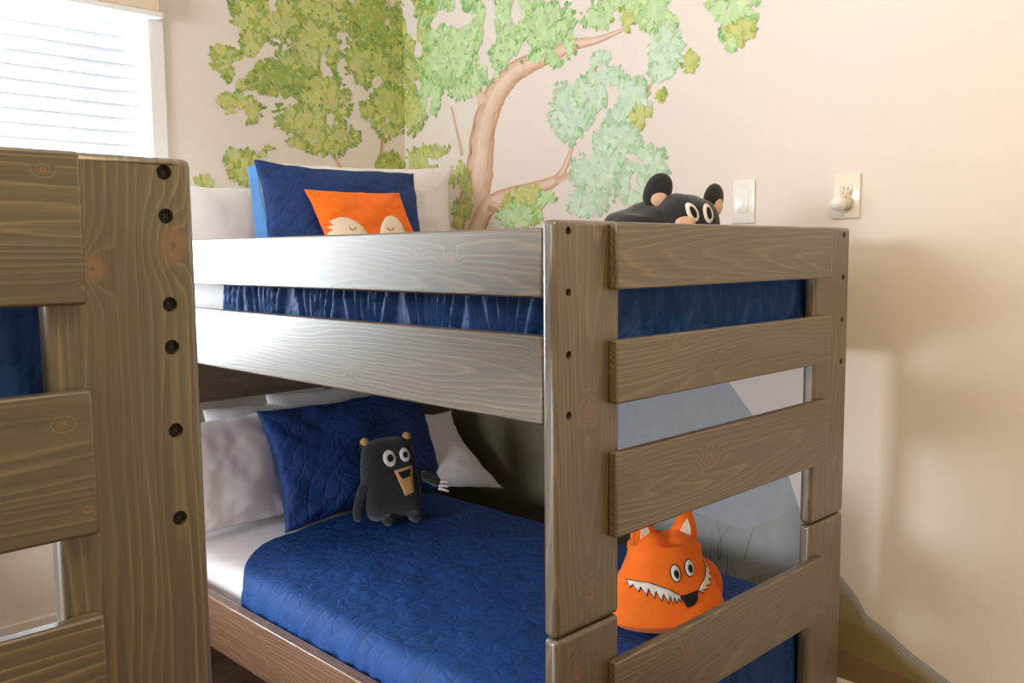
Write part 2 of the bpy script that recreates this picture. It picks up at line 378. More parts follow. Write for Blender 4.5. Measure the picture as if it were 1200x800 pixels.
bed = bunk('bunk_bed', 0, 0, BW, YL, 1.386,
     [(1.268, 1.386-.002), (1.069, 1.181), (.83, .983), (.446, .601)], .681,
     [('guard_rail', 1.258, 1.374, WOOD), ('side_rail', 1.045, 1.194, WOOD), ('lower_side_rail', .262, .405, WOOD2)],
     [1.368, 1.267, 1.163, 1.061], [1.075, .285], .0068,
     'grey stained wooden bunk bed with blue quilts standing by the painted tree wall',
     KN={('post', 0, 0): [(.085, 1.062, .011), (.087, .737, .011)], ('guard_rail', 0): [(.261, 1.32, .010), (.353, 1.328, .007)],
         ('side_rail', 0): [(.588, 1.093, .009), (.02, 1.17, .012)], ('board', 0, 2): [(.429, .928, .012)], ('board', 0, 3): [(.357, .548, .013)],
         ('board', 0, 0): [(.415, 1.282, .005)], ('lower_side_rail', 0): [(1.033, .362, .013), (.95, .30, .012)]})
leg = box_bm(-.02, .02, -.02, .02, 0, .28, .003); box_bm(-.05, .05, -.03, .03, 0, .008, .002, bm=leg)
obj('support_leg', leg, BOLT, bed, loc=(.09, 1.72, 0))
XL = -.589-1.065
bed2 = bunk('bunk_bed', XL, .035, BW, 1.88, 1.446,
     [(1.282, 1.444), (1.03, 1.19), (.785, .938), (.50, .66)], .68,
     [('guard_rail', 1.30, 1.43, WOOD), ('side_rail', 1.06, 1.20, WOOD), ('lower_side_rail', .262, .405, WOOD2)],
     [1.429, 1.379, 1.277, 1.227, 1.128, 1.022], [1.075, .285], .0088,
     'grey stained wooden bunk bed nearest the camera in front of the window', wood=WOODL,
     KN={('post', 0, 1): [(1.038, 1.346, .017), (.946, 1.320, .012)], ('board', 0, 0): [(.895, 1.422, .0035), (.93, 1.300, .0035)], ('board', 0, 1): [(.90, 1.156, .004), (.92, 1.06, .004)]})

# ------------------------------------------------------------------ bedding
def mattress(name, loc, size, label, thick=.2, group=None):
    W_, L_ = size; bm = bmesh.new()
    box_bm(-W_/2, W_/2, 0, L_, 0, thick, .045, 5, bm=bm)
    bmesh.ops.subdivide_edges(bm, edges=[e for e in bm.edges if e.calc_length() > .12], cuts=24, use_grid_fill=True)
    for v in bm.verts:
        n_ = noise.noise_vector(v.co*5)*.003 + noise.noise_vector(v.co*18)*.0012
        v.co += Vector((n_.x, n_.y, n_.z)) if v.co.z > .02 else Vector((0, 0, 0))
    o = obj(name, bm, WHITE, None, True, loc); tag(o, label, 'mattress', group)
    # seam piping of the fitted sheet
    t = bmesh.new(); ring = []
    return o
def quilt(name, loc, size, edge, drops, label, seed, mat=None, pleat=.004, fq=1.0):
    """A quilt draped over a mattress top; edge(x) gives where it ends at the pillow side, drops = left, right, foot."""
    W_, L_ = size; dl, dr, df = drops; bm = bmesh.new(); Rr = .06
    ns_, nt = 150, 190; g = []
    for j in range(nt+1):
        row = []
        for i in range(ns_+1):
            s = -dl+(W_+dl+dr)*i/ns_
            xe = min(max(s/W_, 0), 1)
            e_ = edge(xe, s)
            t = -df+(e_+df)*j/nt
            ox = s-Rr if s < Rr else (s-W_+Rr if s > W_-Rr else 0); oy = t-Rr if t < Rr else 0
            d = math.hypot(ox, oy)
            x = min(max(s, Rr), W_-Rr); y = max(t, Rr); z = 0
            if d > 0:
                a = min(d/Rr, math.pi/2); off = Rr*math.sin(a); z = -Rr*(1-math.cos(a))-max(0, d-Rr*math.pi/2)
                x += ox/d*off; y += oy/d*off
                q = min(1, max(0, d-.03)/.08)
                along = y if abs(ox) > abs(oy) else x
                pl = pleat*q*(1.1+math.sin(along*95*fq+2.5*math.sin(along*17+seed)+(8 if fq < 2 else 45*math.sin(along*30))*z)+.6*noise.noise(Vector((along*60, z*25, seed))))
                x += ox/d*pl; y += oy/d*pl
            else:
                mx_ = min(x, W_-x, y, 1)
                if mx_ < Rr:
                    pass
            p = Vector((x*3.1+seed, y*3.1, seed*2))
            wr = noise.noise(p)*.005 + noise.noise(Vector((x*9+seed, y*9, 1)))*.003
            # soft diagonal creases
            dg = (x*.75-y*.65)*38+3*noise.noise(Vector((x*4, y*4, seed)))
            wr += .0016*math.sin(dg)*max(0, noise.noise(Vector((x*3+9, y*3, seed)))+.25)
            wr += .0022*noise.noise(Vector((x*30+seed, y*30, 3)))
            row.append(bm.verts.new((x, y, z+wr*(1 if d == 0 else .5))))
        g.append(row)
    for j in range(nt):
        for i in range(ns_): bm.faces.new((g[j][i], g[j][i+1], g[j+1][i+1], g[j+1][i]))
    for f_ in bm.faces: f_.smooth = True
    o = obj(name, bm, mat or BLUE, None, True, loc)
    md = o.modifiers.new('thickness', 'SOLIDIFY'); md.thickness = .007; md.offset = -1
    return tag(o, label, 'quilt')
def lerp_edge(pts):
    def f_(u, s):
        x = u
        for (a, b_), (c_, d_) in zip(pts, pts[1:]):
            if a <= x <= c_:
                k = (x-a)/(c_-a); k = k*k*(3-2*k) if False else k
                return b_+(d_-b_)*k + (min(0, s)*.12)
        return pts[-1][1]
    return f_
MX0, MX1 = .046, 1.019
mattress('mattress', ((MX0+MX1)/2, .07, .305), (MX1-MX0-.05, 1.80), 'white sheeted mattress on the lower bunk', .148)
quilt('quilt', (MX0, .042, .468), (MX1-MX0, 1.83), lerp_edge([(0, 1.15), (.03, 1.19), (.06, 1.235), (.1, 1.285), (.15, 1.335), (.2, 1.37), (.3, 1.41), (.5, 1.45), (1, 1.46)]), (.16, .12, .2),
      'navy blue quilt spread over the lower bunk mattress', 3.3)
mattress('mattress', ((MX0+MX1)/2, .07, 1.096), (MX1-MX0-.05, 1.80), 'white sheeted mattress on the upper bunk above the lower one', .205)
quilt('quilt', (MX0, .042, 1.314), (MX1-MX0, 1.83), lerp_edge([(0, 1.17), (1, 1.25)]), (.19, .15, .17),
      'navy blue quilt tucked inside the upper bunk rails', 7.7, pleat=.006, fq=2.1)
mattress('mattress', (XL+BW/2, .105, 1.096), (.91, 1.75), 'white sheeted mattress on the upper bunk of the bed nearest the camera', .22)
quilt('quilt', (XL+.05, .078, 1.328), (.963, 1.78), lerp_edge([(0, 1.2), (1, 1.2)]), (.18, .15, .24),
      'navy quilt seen through the end boards of the nearest bunk bed', 5.1)

def pillow(name, w_, h_, t_, mat, loc, rot, label, seed, cat='pillow', wr=1.0, pinch=.05, shear=0, ear=(0, 0)):
    """Cushion lying in its local XZ plane, bottom edge at z=0."""
    bm = bmesh.new(); n = 56; m_ = 44; V = {}
    for s in (-1, 1):
        for j in range(m_+1):
            for i in range(n+1):
                u, v = 2*i/n-1, 2*j/m_-1
                if s == 1 and (abs(u) == 1 or abs(v) == 1): V[s, i, j] = V[-1, i, j]; continue
                e = max(0, (1-abs(u)**2.6))**.55*max(0, (1-abs(v)**2.6))**.55
                x = u*w_/2*(1-pinch*(1-v*v)*abs(u)**3)+ (ear[0]*max(0, u)**4*max(0, v)**4)
                z = v*h_/2*(1-pinch*(1-u*u)*abs(v)**3)+ (ear[1]*max(0, u)**4*max(0, v)**4)
                y = s*t_/2*e
                q = Vector((u*2.2+seed, v*2.2, s+seed))
                y += s*wr*(noise.noise(q)*.018+noise.noise(q*2.7)*.004)*min(1, e*2)
                # creases running in from the corners
                ang = math.atan2(v, u)
                y += wr*.0035*math.sin(ang*22+seed+3*noise.noise(q))*max(0, abs(u*v)-.12)*min(1, e*3)*2
                x += wr*.004*noise.noise(Vector((v*5, seed, 0)))*abs(u); z += wr*.006*noise.noise(Vector((u*5, seed, 4)))*abs(v)
                V[s, i, j] = bm.verts.new((x-shear*z, y, z+h_/2))
    for s in (-1, 1):
        for j in range(m_):
            for i in range(n):
                q = [V[s, i, j], V[s, i+1, j], V[s, i+1, j+1], V[s, i, j+1]]
                if len(set(q)) == 4: bm.faces.new(q if s == -1 else q[::-1])
    o = obj(name, bm, mat, None, True, loc, rot)
    return tag(o, label, cat) if label else o
D = R
# lower bunk, three pillows and the blue sham in front
pillow('pillow', .46, .355, .15, WHITE, (.235, 1.60, .475), (D(-14), 0, D(4)), 'white pillow at the left of the lower bunk', 2.2, wr=.6)
pillow('pillow', .64, .40, .15, WHITE, (.80, 1.76, .455), (D(-6), 0, D(0)), 'white pillow standing behind the others on the lower bunk', 9.2, wr=.35)
pillow('pillow', .50, .36, .13, WHITE, (.93, 1.52, .475), (D(-48), D(4), D(-24)), 'white pillow poking out right of the blue sham on the lower bunk', 6.2, wr=.6, pinch=.14, shear=.4, ear=(.02, .02))
pillow('pillow', .68, .40, .13, NAVY, (.70, 1.50, .462), (D(-18), D(-2), D(0)), 'navy quilted pillow behind the black bear toy on the lower bunk', 4.4, pinch=.08)
pillow('pillow', .50, .36, .13, WHITE, (.50, 1.74, .475), (D(-10), 0, D(0)), 'white pillow between the left white pillow and the navy one on the lower bunk', 7.2, wr=.35)
# upper bunk
pillow('pillow', .46, .30, .15, WHITE, (.33, 1.72, 1.265), (D(-14), 0, D(0)), 'white pillow at the left of the upper bunk behind the guard rail', 1.2, wr=.35)
pillow('pillow', .62, .385, .16, WHITE, (.86, 1.66, 1.27), (D(-10), 0, D(-20)), 'white pillow at the right of the upper bunk by the painted trunk', 8.1, wr=.7, ear=(.02, .012))
pillow('pillow', .60, .36, .12, NAVY, (.645, 1.49, 1.272), (D(-14), D(1), D(-4)), 'navy quilted pillow behind the orange cushion on the upper bunk', 5.6, pinch=.05)

sham = [o_ for o_ in COL.objects if o_.name == 'pillow.006'][0] if 'pillow.006' in COL.objects else None
for o_ in COL.objects:
    if o_.get('label', '').startswith('navy quilted pillow behind the orange'): sham = o_
bm = bmesh.new(); rows = []
for j in range(25):
    z = .012+.336*j/24; k = math.sin(math.pi*j/24)
    rows.append([bm.verts.new((-.297+.010*k-.013*q-.006*math.sin(q*3+z*30)*.3, .004+.055*q*(.55+.45*k), z)) for q in [i_/5 for i_ in range(6)]])
for a_, b_ in zip(rows, rows[1:]):
    for i_ in range(5): bm.faces.new((a_[i_], a_[i_+1], b_[i_+1], b_[i_]))
hem = obj('lit_side_panel', bm, NAVY_LIT, sham, True); hem.modifiers.new('t', 'SOLIDIFY').thickness = .003; hem['label'] = 'navy pillow side coloured pale blue as if window lit'  # pillow side facing the left window, its light painted in as paler blue

# ------------------------------------------------------------------ plush toys
def bvh_of(o):
    bpy.context.view_layer.update()
    ev = o.evaluated_get(bpy.context.evaluated_depsgraph_get()); me = ev.to_mesh()
    t = BVHTree.FromPolygons([v.co.copy() for v in me.vertices], [tuple(p.vertices) for p in me.polygons]); ev.to_mesh_clear()
    return t
def patch(name, parent, tree, pts, mat, lift=.0015, thick=.0012, cell=.006):
    """Felt applique: the outline pts (local x, z) laid on the front of the toy."""
    bm = bmesh.new(); P = []
    for i, p in enumerate(pts):
        q = pts[(i+1) % len(pts)]; L = math.dist(p, q); k = max(1, int(L/cell))
        for j in range(k): P.append((p[0]+(q[0]-p[0])*j/k, p[1]+(q[1]-p[1])*j/k))
    vs = [bm.verts.new((x, 0, z)) for x, z in P]
    for tri in tessellate_polygon([[Vector((x, z, 0)) for x, z in P]]):
        try: bm.faces.new([vs[i] for i in tri])
        except ValueError: pass
    for _ in range(2):
        long = [e for e in bm.edges if e.calc_length() > cell*1.6]
        if long: bmesh.ops.subdivide_edges(bm, edges=long, cuts=1)
        bmesh.ops.triangulate(bm, faces=[f_ for f_ in bm.faces if len(f_.verts) > 3])
    last = 0
    for v in bm.verts:
        h = tree.ray_cast(Vector((v.co.x, -1, v.co.z)), Vector((0, 1, 0)))
        if h[0] is None:
            h = tree.find_nearest(Vector((v.co.x, -.05, v.co.z)))
        v.co = h[0]+h[1]*(lift if h[1].y < 0 else -lift)
    o = obj(name, bm, mat, parent, True)
    md = o.modifiers.new('felt', 'SOLIDIFY'); md.thickness = thick; md.offset = 0
    return o
def ell(cx, cz, rx, rz, rot=0, n=22):
    c_, s_ = math.cos(rot), math.sin(rot)
    return [(cx+rx*math.cos(a)*c_-rz*math.sin(a)*s_, cz+rx*math.cos(a)*s_+rz*math.sin(a)*c_) for a in [2*math.pi*i/n for i in range(n)]]
def blob(name, fn, mat, parent, nu=48, nv=32, loc=(0, 0, 0), rot=(0, 0, 0)):
    """closed surface from fn(direction) -> point"""
    bm = bmesh.new(); bmesh.ops.create_uvsphere(bm, u_segments=nu, v_segments=nv, radius=1)
    for v in bm.verts: v.co = fn(v.co.copy())
    return obj(name, bm, mat, parent, True, loc, rot)
def spow(x, p): return math.copysign(abs(x)**p, x)
def limb(name, pts, mat, parent):
    me = bpy.data.meshes.new(name); me.from_pydata([p[:3] for p in pts], [(i, i+1) for i in range(len(pts)-1)], [])
    o = bpy.data.objects.new(name, me); COL.objects.link(o); o.parent = parent
    sk = o.modifiers.new('skin', 'SKIN'); sk.use_smooth_shade = True
    for i, p in enumerate(pts): me.skin_vertices[0].data[i].radius = (p[3], p[3]*(p[4] if len(p) > 4 else 1))
    me.skin_vertices[0].data[0].use_root = True
    o.modifiers.new('sub', 'SUBSURF').levels = 2; o.modifiers['sub'].render_levels = 2
    me.materials.append(mat); return o

# black knitted bear sitting on the lower bunk
def make_bear():
    r = empty('bear_plush', (.655, 1.315, .468), D(-22)); tag(r, 'black knitted bear plush with round white eyes sitting on the lower bunk', 'plush toy')
    def f_(d):
        x = spow(d.x, .42)*.094; z = spow(d.z, .45)*.132; y = spow(d.y, .9)*.052
        x *= 1-.10*(z/.135); x += .004*noise.noise(Vector((z*20, 1, 1)))
        return Vector((x, y*(1-.25*z/.135), z+.14))
    body = blob('body', f_, BLACK, r, 56, 40, (0, 0, 0), (D(-8), D(-3), 0))
    # ears stay tabs at the two upper corners
    for s in (-1, 1):
        e = blob('ear', lambda d, s=s: Vector((s*.070+d.x*.017, d.y*.012, .262+d.z*.020)), BLACK, body, 20, 14)
        et = blob('ear_tip', lambda d, s=s: Vector((s*.070+d.x*.0145, -.006+d.y*.012, .268+d.z*.0135)), TAN, e, 20, 14)
        et['label'] = 'tan ear tip'
    tree = bvh_of(body)
    for x, z, rx, rz in ((-.004, .208, .0215, .027), (.047, .212, .0175, .0225)):
        e = patch('eye', body, tree, ell(x, z, rx, rz, .15), FELTW, .002); e['label'] = 'white eye ring'
        patch('pupil', e, tree, ell(x+.001, z, rx*.45, rz*.45), INK, .0038)
    m_ = patch('muzzle', body, tree, [(.004, .168), (.066, .176), (.062, .09), (.03, .083)], TAN, .002); m_['label'] = 'tan tapered muzzle'
    patch('mouth', m_, tree, [(.016, .160), (.058, .166), (.052, .142), (.028, .138)], INK, .0038)
    limb('arm', [(-.085, 0, .135, .022), (-.108, -.005, .10, .019), (-.122, -.01, .05, .018), (-.122, -.018, .014, .019)], BLACK, r)
    limb('arm', [(.085, .0, .150, .020), (.115, -.012, .135, .018), (.150, -.03, .112, .017)], BLACK, r)
    for k in range(3):
        c_ = limb('claw', [(.140, -.030, .120-k*.010, .006), (.158, -.036, .122-k*.013, .0055), (.174, -.042, .120-k*.016, .0025)], FELTW, r); c_['label'] = 'white claw'
    limb('foot', [(-.03, -.01, .03, .026), (-.035, -.05, .021, .020), (-.035, -.075, .020, .018)], BLACK, r)
    limb('foot', [(.05, -.01, .03, .026), (.058, -.05, .021, .020), (.06, -.075, .020, .018)], BLACK, r)
    return r
make_bear()

# orange fox pillow toy by the footboard of the lower bunk
def make_fox():
    r = empty('fox_plush', (.60, .215, .462), D(-32)); tag(r, 'round orange fox plush with zigzag grin on the lower bunk behind the end boards', 'plush toy')
    def f_(d):
        z = (spow(d.z, .8)+1)/2      # 0..1
        t = min(1, max(0, (z-.16)/.66)); prof = 1-.43*(t*t*(3-2*t))
        k = min(1, math.hypot(d.x, d.y)*1.25)/max(1e-6, math.hypot(d.x, d.y)); k = min(k, 1/max(.001, math.hypot(d.x, d.y))**.35*1.18)
        x = d.x*k*.150*prof; y = d.y*k*.105*(prof*.8+.2)
        y -= .008
        x += .012*noise.noise(Vector((z*4, d.y*2, 2)))*abs(d.x); q = noise.noise(d*3.2)*.008
        zz = z*.235 + .006*noise.noise(d*2.4)
        if z < .12: zz = z*.235*.9
        zz -= .018*math.exp(-((x+.004)/.022)**2)*(z > .9)
        return Vector((x*(1+q*2), y*(1+q*3), zz))
    body = blob('body', f_, ORANGE, r, 72, 48)
    back = blob('tail_end', lambda d: Vector((.105+d.x*.058, .035+d.y*.06, .070+spow(d.z, .9)*.072)), ORANGE, r, 32, 24)
    for s in (-1, 1):
        bm = bmesh.new(); pr = [(-.034, -.02), (.034, -.02), (.029, .014), (.009, .057), (-.007, .057), (-.026, .014)]
        for i in range(1):
            pass
        F_ = [bm.verts.new((x, -.011 if i not in (3, 4) else -.007, z)) for i, (x, z) in enumerate(pr)]
        K_ = [bm.verts.new((x, .011 if i not in (3, 4) else .006, z)) for i, (x, z) in enumerate(pr)]
        bm.faces.new(F_); bm.faces.new(K_[::-1])
        for i in range(6): bm.faces.new((F_[i], K_[i], K_[(i+1) % 6], F_[(i+1) % 6]))
        bmesh.ops.bevel(bm, geom=bm.edges[:], offset=.005, segments=2, affect='EDGES')
        e = obj('ear', bm, ORANGE, body, True, (s*.050-.002, -.006, .222), (D(-6), D(s*10), D(-s*10)))
        bm = bmesh.new(); q = [bm.verts.new(c) for c in ((-.013, -.0125, -.004), (.016, -.0125, -.004), (.012, -.0120, .014), (.002, -.0105, .034), (-.006, -.0115, .018))]
        bm.faces.new(q); i_ = obj('ear_lining', bm, FELTW, e); i_.modifiers.new('t', 'SOLIDIFY').thickness = .002; i_['label'] = 'white ear lining'
    tree = bvh_of(body)
    for x, z in ((FX[0]), (FX[1])):
        o_ = patch('eye', body, tree, ell(x, z, .0125, .0200, .12), INK, .0012)
        w_ = patch('eye_white', o_, tree, ell(x, z, .0105, .0178, .12), FELTW, .0026)
        patch('pupil', w_, tree, ell(x+.001, z-.002, .0055, .0090, .1), INK, .0042)
    for poly, rim in MOUTHS:
        o_ = patch('grin_outline', body, tree, rim, INK, .0010, .0008, .004); o_['label'] = 'black grin outline'
        w_ = patch('teeth', o_, tree, poly, FELTW, .0024, .001, .004); w_['label'] = 'white zigzag teeth'
    patch('nose', body, tree, NOSE, INK, .004, .004)
    return r
FX = [(-.003, .154), (.032, .1615)]
def zig(top, bot, n, amp):
    """teeth between an upper curve and zigzag points below it"""
    up = top
    lo = []
    for i in range(n, -1, -1):
        t = i/n
        def at(c, t):
            k = t*(len(c)-1); a = min(int(k), len(c)-2); f_ = k-a
            return (c[a][0]+(c[a+1][0]-c[a][0])*f_, c[a][1]+(c[a+1][1]-c[a][1])*f_)
        p = at(bot, t); q = at(up, t)
        lo.append((p[0], p[1]))
        if i > 0:
            t2 = (i-.5)/n; p2 = at(bot, t2); q2 = at(up, t2); lo.append((p2[0]+(q2[0]-p2[0])*amp, p2[1]+(q2[1]-p2[1])*amp))
    return up+lo
def grow(poly, g):
    n = len(poly); out = []
    A = sum(poly[i][0]*poly[(i+1) % n][1]-poly[(i+1) % n][0]*poly[i][1] for i in range(n))
    sg = 1 if A > 0 else -1
    for i in range(n):
        a, b_, c_ = poly[i-1], poly[i], poly[(i+1) % n]
        e1 = Vector((b_[0]-a[0], b_[1]-a[1])).normalized(); e2 = Vector((c_[0]-b_[0], c_[1]-b_[1])).normalized()
        n1 = Vector((e1.y, -e1.x))*sg; n2 = Vector((e2.y, -e2.x))*sg; m_ = (n1+n2)
        if m_.length < .2: m_ = n1
        m_.normalize(); k = min(2.2, 1/max(.35, m_.dot(n1)))
        out.append((b_[0]+m_.x*g*k, b_[1]+m_.y*g*k))
    return out
_l = zig([(-.099, .131), (-.062, .133), (-.022, .121), (.003, .106)], [(-.098, .119), (-.060, .106), (-.022, .094), (.002, .095)], 8, .6)
_r = zig([(.050, .112), (.060, .122), (.078, .136), (.090, .150), (.096, .165)], [(.062, .104), (.084, .112), (.098, .122), (.108, .135), (.109, .152)], 6, .6)
MOUTHS = [(_l, grow(_l, .0016)), (_r, grow(_r, .0016))]
NOSE = [(.002, .106), (.024, .109), (.046, .112), (.042, .092), (.030, .084), (.016, .081)]
make_fox()

# black bear lying on the upper bunk
def make_bear2():
    r = empty('bear_plush', (.74, .30, 1.318), D(-28)); tag(r, 'black fleece bear plush lying on the upper bunk behind the top end board', 'plush toy')
    body = blob('body', lambda d: Vector((-.045+d.x*.115, .03+d.y*.10, .065+spow(d.z, .9)*.065+.012*noise.noise(d*2))), BLACK2, r, 48, 32)
    head = blob('head', lambda d: Vector((.025+spow(d.x, .75)*.080, -.03+d.y*.078, .068+spow(d.z, .72)*.080-.03*(d.x*.3)+.006*noise.noise(d*2.5))), BLACK2, body, 48, 32)
    ea = blob('ear', lambda d: Vector((d.x*.033, d.y*.020, .03+spow(d.z, .9)*.046)), BLACK2, head, 28, 20, (-.052, -.01, .128), (D(5), D(22), D(-14)))
    l = blob('ear_lining', lambda d: Vector((.006+d.x*.020, -.014+d.y*.008, .016+d.z*.020)), PINKT, ea, 20, 14); l['label'] = 'beige ear lining'
    eb = blob('ear', lambda d: Vector((d.x*.028, d.y*.018, .026+spow(d.z, .9)*.042)), BLACK2, head, 28, 20, (.110, .0, .112), (D(0), D(12), D(10)))
    l = blob('ear_lining', lambda d: Vector((.006+d.x*.015, -.013+d.y*.008, .012+d.z*.022)), PINKT, eb, 20, 14); l['label'] = 'beige ear lining'
    tree = bvh_of(head)
    for x, z, ro in ((.004, .103, .35), (.044, .101, .05)):
        w_ = patch('eye', head, tree, ell(x, z, .0135, .0225, ro), FELTW, .0022); w_['label'] = 'white eye ring'
        patch('pupil', w_, tree, ell(x+.001, z, .0062, .0135, ro), INK, .0042)
    m_ = patch('muzzle', head, tree, ell(-.012, .080, .020, .014), PINKT, .003, .006); m_['label'] = 'beige muzzle'
    limb('leg', [(-.16, .02, .04, .03), (-.19, -.02, .03, .028), (-.20, -.05, .028, .024)], BLACK2, r)
    return r
make_bear2()

# orange fox cushion on the upper bunk
oc = pillow('fox_cushion', .345, .23, .09, ORANGE, (.645, 1.385, 1.314), (D(-16), D(0), D(-6)), 'small orange fox face cushion leaning on the navy pillow on the upper bunk', 3.9, 'cushion', .5, .06, .25)
tree = bvh_of(oc)
for pl, arc in (((-.125, .10), -.04), ((.125, .10), .125)): pass
L_ch = [(-.150, .085), (-.136, .090), (-.152, .101), (-.134, .104), (-.146, .118), (-.118, .127), (-.09, .125), (-.066, .114), (-.044, .095), (-.028, .07), (-.02, .03), (-.145, .03)]
R_ch = [(.012, .055), (.018, .080), (.030, .108), (.050, .130), (.070, .135), (.088, .128), (.104, .108), (.114, .08), (.118, .03), (.012, .03)]
for ch, (ex, ez) in ((L_ch, (-.078, .095)), (R_ch, (.058, .095))):
    p_ = patch('cheek', oc, tree, ch, CREAM, .002); p_['label'] = 'cream felt cheek'
    lid = [(ex+.011*math.cos(a), ez+.011*math.sin(a)) for a in [math.pi+math.pi*k/8 for k in range(9)]]
    lid += [(ex+.0085*math.cos(a), ez+.0085*math.sin(a)) for a in [2*math.pi-math.pi*k/8 for k in range(9)]]
    patch('closed_eye', p_, tree, lid, STITCH, .0042, .001, .003)

# ------------------------------------------------------------------ wall plates
def plate(name, y0, y1, z0, z1, mat):
    c_ = ((y0+y1)/2, (z0+z1)/2)
    r = empty(name, (XW, c_[0], c_[1])); w_, h_ = abs(y1-y0), abs(z1-z0)
    obj('plate', box_bm(-.007, 0, -w_/2, w_/2, -h_/2, h_/2, .0025), mat, r, True)
    return r, w_, h_
p, w_, h_ = plate('light_switch', .392, .466, 1.412, 1.538, PLATE); tag(p, 'white rocker switch plate on the right wall behind the bear toy', 'light switch')
bm = box_bm(-.0105, -.006, -.0165, .0165, -.033, .033, .002)
for v in bm.verts:
    if v.co.x < -.008 and v.co.z > 0: v.co.x += .002
obj('rocker', bm, PLATE, p, True)
for z in (-.048, .048): obj('screw', cyl_bm(.003, .002, 'X', (-.0075, 0, z), 12), PLATE, p)
p, w_, h_ = plate('wall_outlet', .078, .154, 1.416, 1.534, ALM); tag(p, 'almond outlet plate on the right wall above the bed post', 'outlet')
for z in (-.0195, .0195):
    fr_ = obj('receptacle', box_bm(-.009, -.006, -.0165, .0165, z-.014, z+.014, .003), ALM, p, True)
    for y in (-.006, .006): obj('slot', box_bm(-.0094, -.0088, y-.001, y+.001, z-.002, z+.006), INK, fr_)
nl = empty('night_light', (XW-.009, .116, 1.456)); tag(nl, 'small round white plug-in night light in the almond outlet', 'night light')
obj('base', cyl_bm(.017, .02, 'X', (-.010, 0, 0), 28, bev=.003), PLATE, nl, True)
obj('globe', (lambda b_: (bmesh.ops.create_uvsphere(b_, u_segments=28, v_segments=18, radius=.0215), b_)[1])(bmesh.new()), PLATE, nl, True, (-.034, .004, 0))
for s in (-1, 1): limb('bunny_ear', [(-.018, s*.005, .014, .004), (-.019, s*.009, .030, .0042), (-.019, s*.010, .040, .003)], ALM, nl)

# ------------------------------------------------------------------ painted mural
class Paint:
    """Flat brush strokes on one wall; each stroke is a polygon with its own pigment."""
    def __init__(s, wall): s.wall = wall; s.v = []; s.f = []; s.c = []; s.k = 0; s.lift = .0003; s.j = 0
    def P(s, a, z):
        lift = s.lift
        return (a, YB-lift, z) if s.wall == 'back' else (XW-lift, a, z)
    def poly(s, pts, col):
        s.k += 1; s.lift = .0010+(s.k % 2500)*8e-7; b_ = len(s.v); s.v += [s.P(a, z) for a, z in pts]; s.f.append(tuple(range(b_, b_+len(pts)))); s.c.append(col)
    def tri(s, pts, col):
        s.j += 1; s.lift = .0003+s.j*8e-6; b_ = len(s.v); s.v += [s.P(a, z) for a, z in pts]
        for t in tessellate_polygon([[Vector((a, z, 0)) for a, z in pts]]): s.f.append(tuple(b_+i for i in t)); s.c.append(col)
    def leaf(s, a, z, L, W_, ang, col):
        c_, s_ = math.cos(ang), math.sin(ang)
        pr = [(0, 0), (.25, .42), (.55, .5), (.85, .25), (1, 0), (.85, -.25), (.55, -.5), (.25, -.42)]
        s.poly([(a+(u*L)*c_-(v*W_)*s_, z+(u*L)*s_+(v*W_)*c_) for u, v in pr], col)
    def stroke(s, pts, w0, w1, cols):
        # tapering limb made of side-by-side bands
        n = len(pts); nb = len(cols); den = []
        for i in range(n-1):
            for j in range(6):
                t = j/6; p0 = pts[max(0, i-1)]; p1 = pts[i]; p2 = pts[i+1]; p3 = pts[min(n-1, i+2)]
                den.append(tuple(.5*((2*p1[k])+(-p0[k]+p2[k])*t+(2*p0[k]-5*p1[k]+4*p2[k]-p3[k])*t*t+(-p0[k]+3*p1[k]-3*p2[k]+p3[k])*t**3) for k in (0, 1)))
        den.append(pts[-1]); N_ = len(den); s.j += 1; s.lift = .0003+s.j*8e-6
        src = cols; m_ = 9 if len(cols) > 2 else 2; cols = []
        for q in range(m_):
            f_ = q/(m_-1)*(len(src)-1); i0 = min(int(f_), len(src)-2); f_ -= i0; j_ = 1+.05*math.sin(q*2.7+len(pts))
            cols.append(tuple((src[i0][k]*(1-f_)+src[i0+1][k]*f_)*j_ for k in (0, 1, 2)))
        nb = m_
        for b_ in range(nb):
            o0, o1 = b_/nb-.5, (b_+1)/nb-.5; base = len(s.v)
            for i, (a, z) in enumerate(den):
                q = den[min(i+1, N_-1)]; r_ = den[max(i-1, 0)]; d = Vector((q[0]-r_[0], q[1]-r_[1])); d = d.normalized() if d.length else Vector((1, 0))
                wd = w0+(w1-w0)*(i/(N_-1))**.8; wb = 1+.12*noise.noise(Vector((i*.6, b_, w0*50)))
                for o_ in (o0, o1):
                    j = o_ + (.03*noise.noise(Vector((i*.5, o_*9, 3))) if abs(o_) < .49 else 0)
                    s.v.append(s.P(a-d.y*wd*wb*j, z+d.x*wd*wb*j))
            for i in range(N_-1):
                s.f.append((base+2*i, base+2*i+1, base+2*i+3, base+2*i+2)); s.c.append(cols[b_])
    def build(s, name, label, ab=None):
        me = bpy.data.meshes.new(name); me.from_pydata(s.v, [], s.f)
        at = me.color_attributes.new('pigment', 'FLOAT_COLOR', 'CORNER'); i = 0
        for p, c_ in zip(me.polygons, s.c):
            for _ in p.loop_indices: at.data[i].color = (*c_, 1); i += 1
        me.materials.append(MURAL); o = bpy.data.objects.new(name, me); COL.objects.link(o)
        return tag(o, label, 'mural')
rng = random.Random(11)
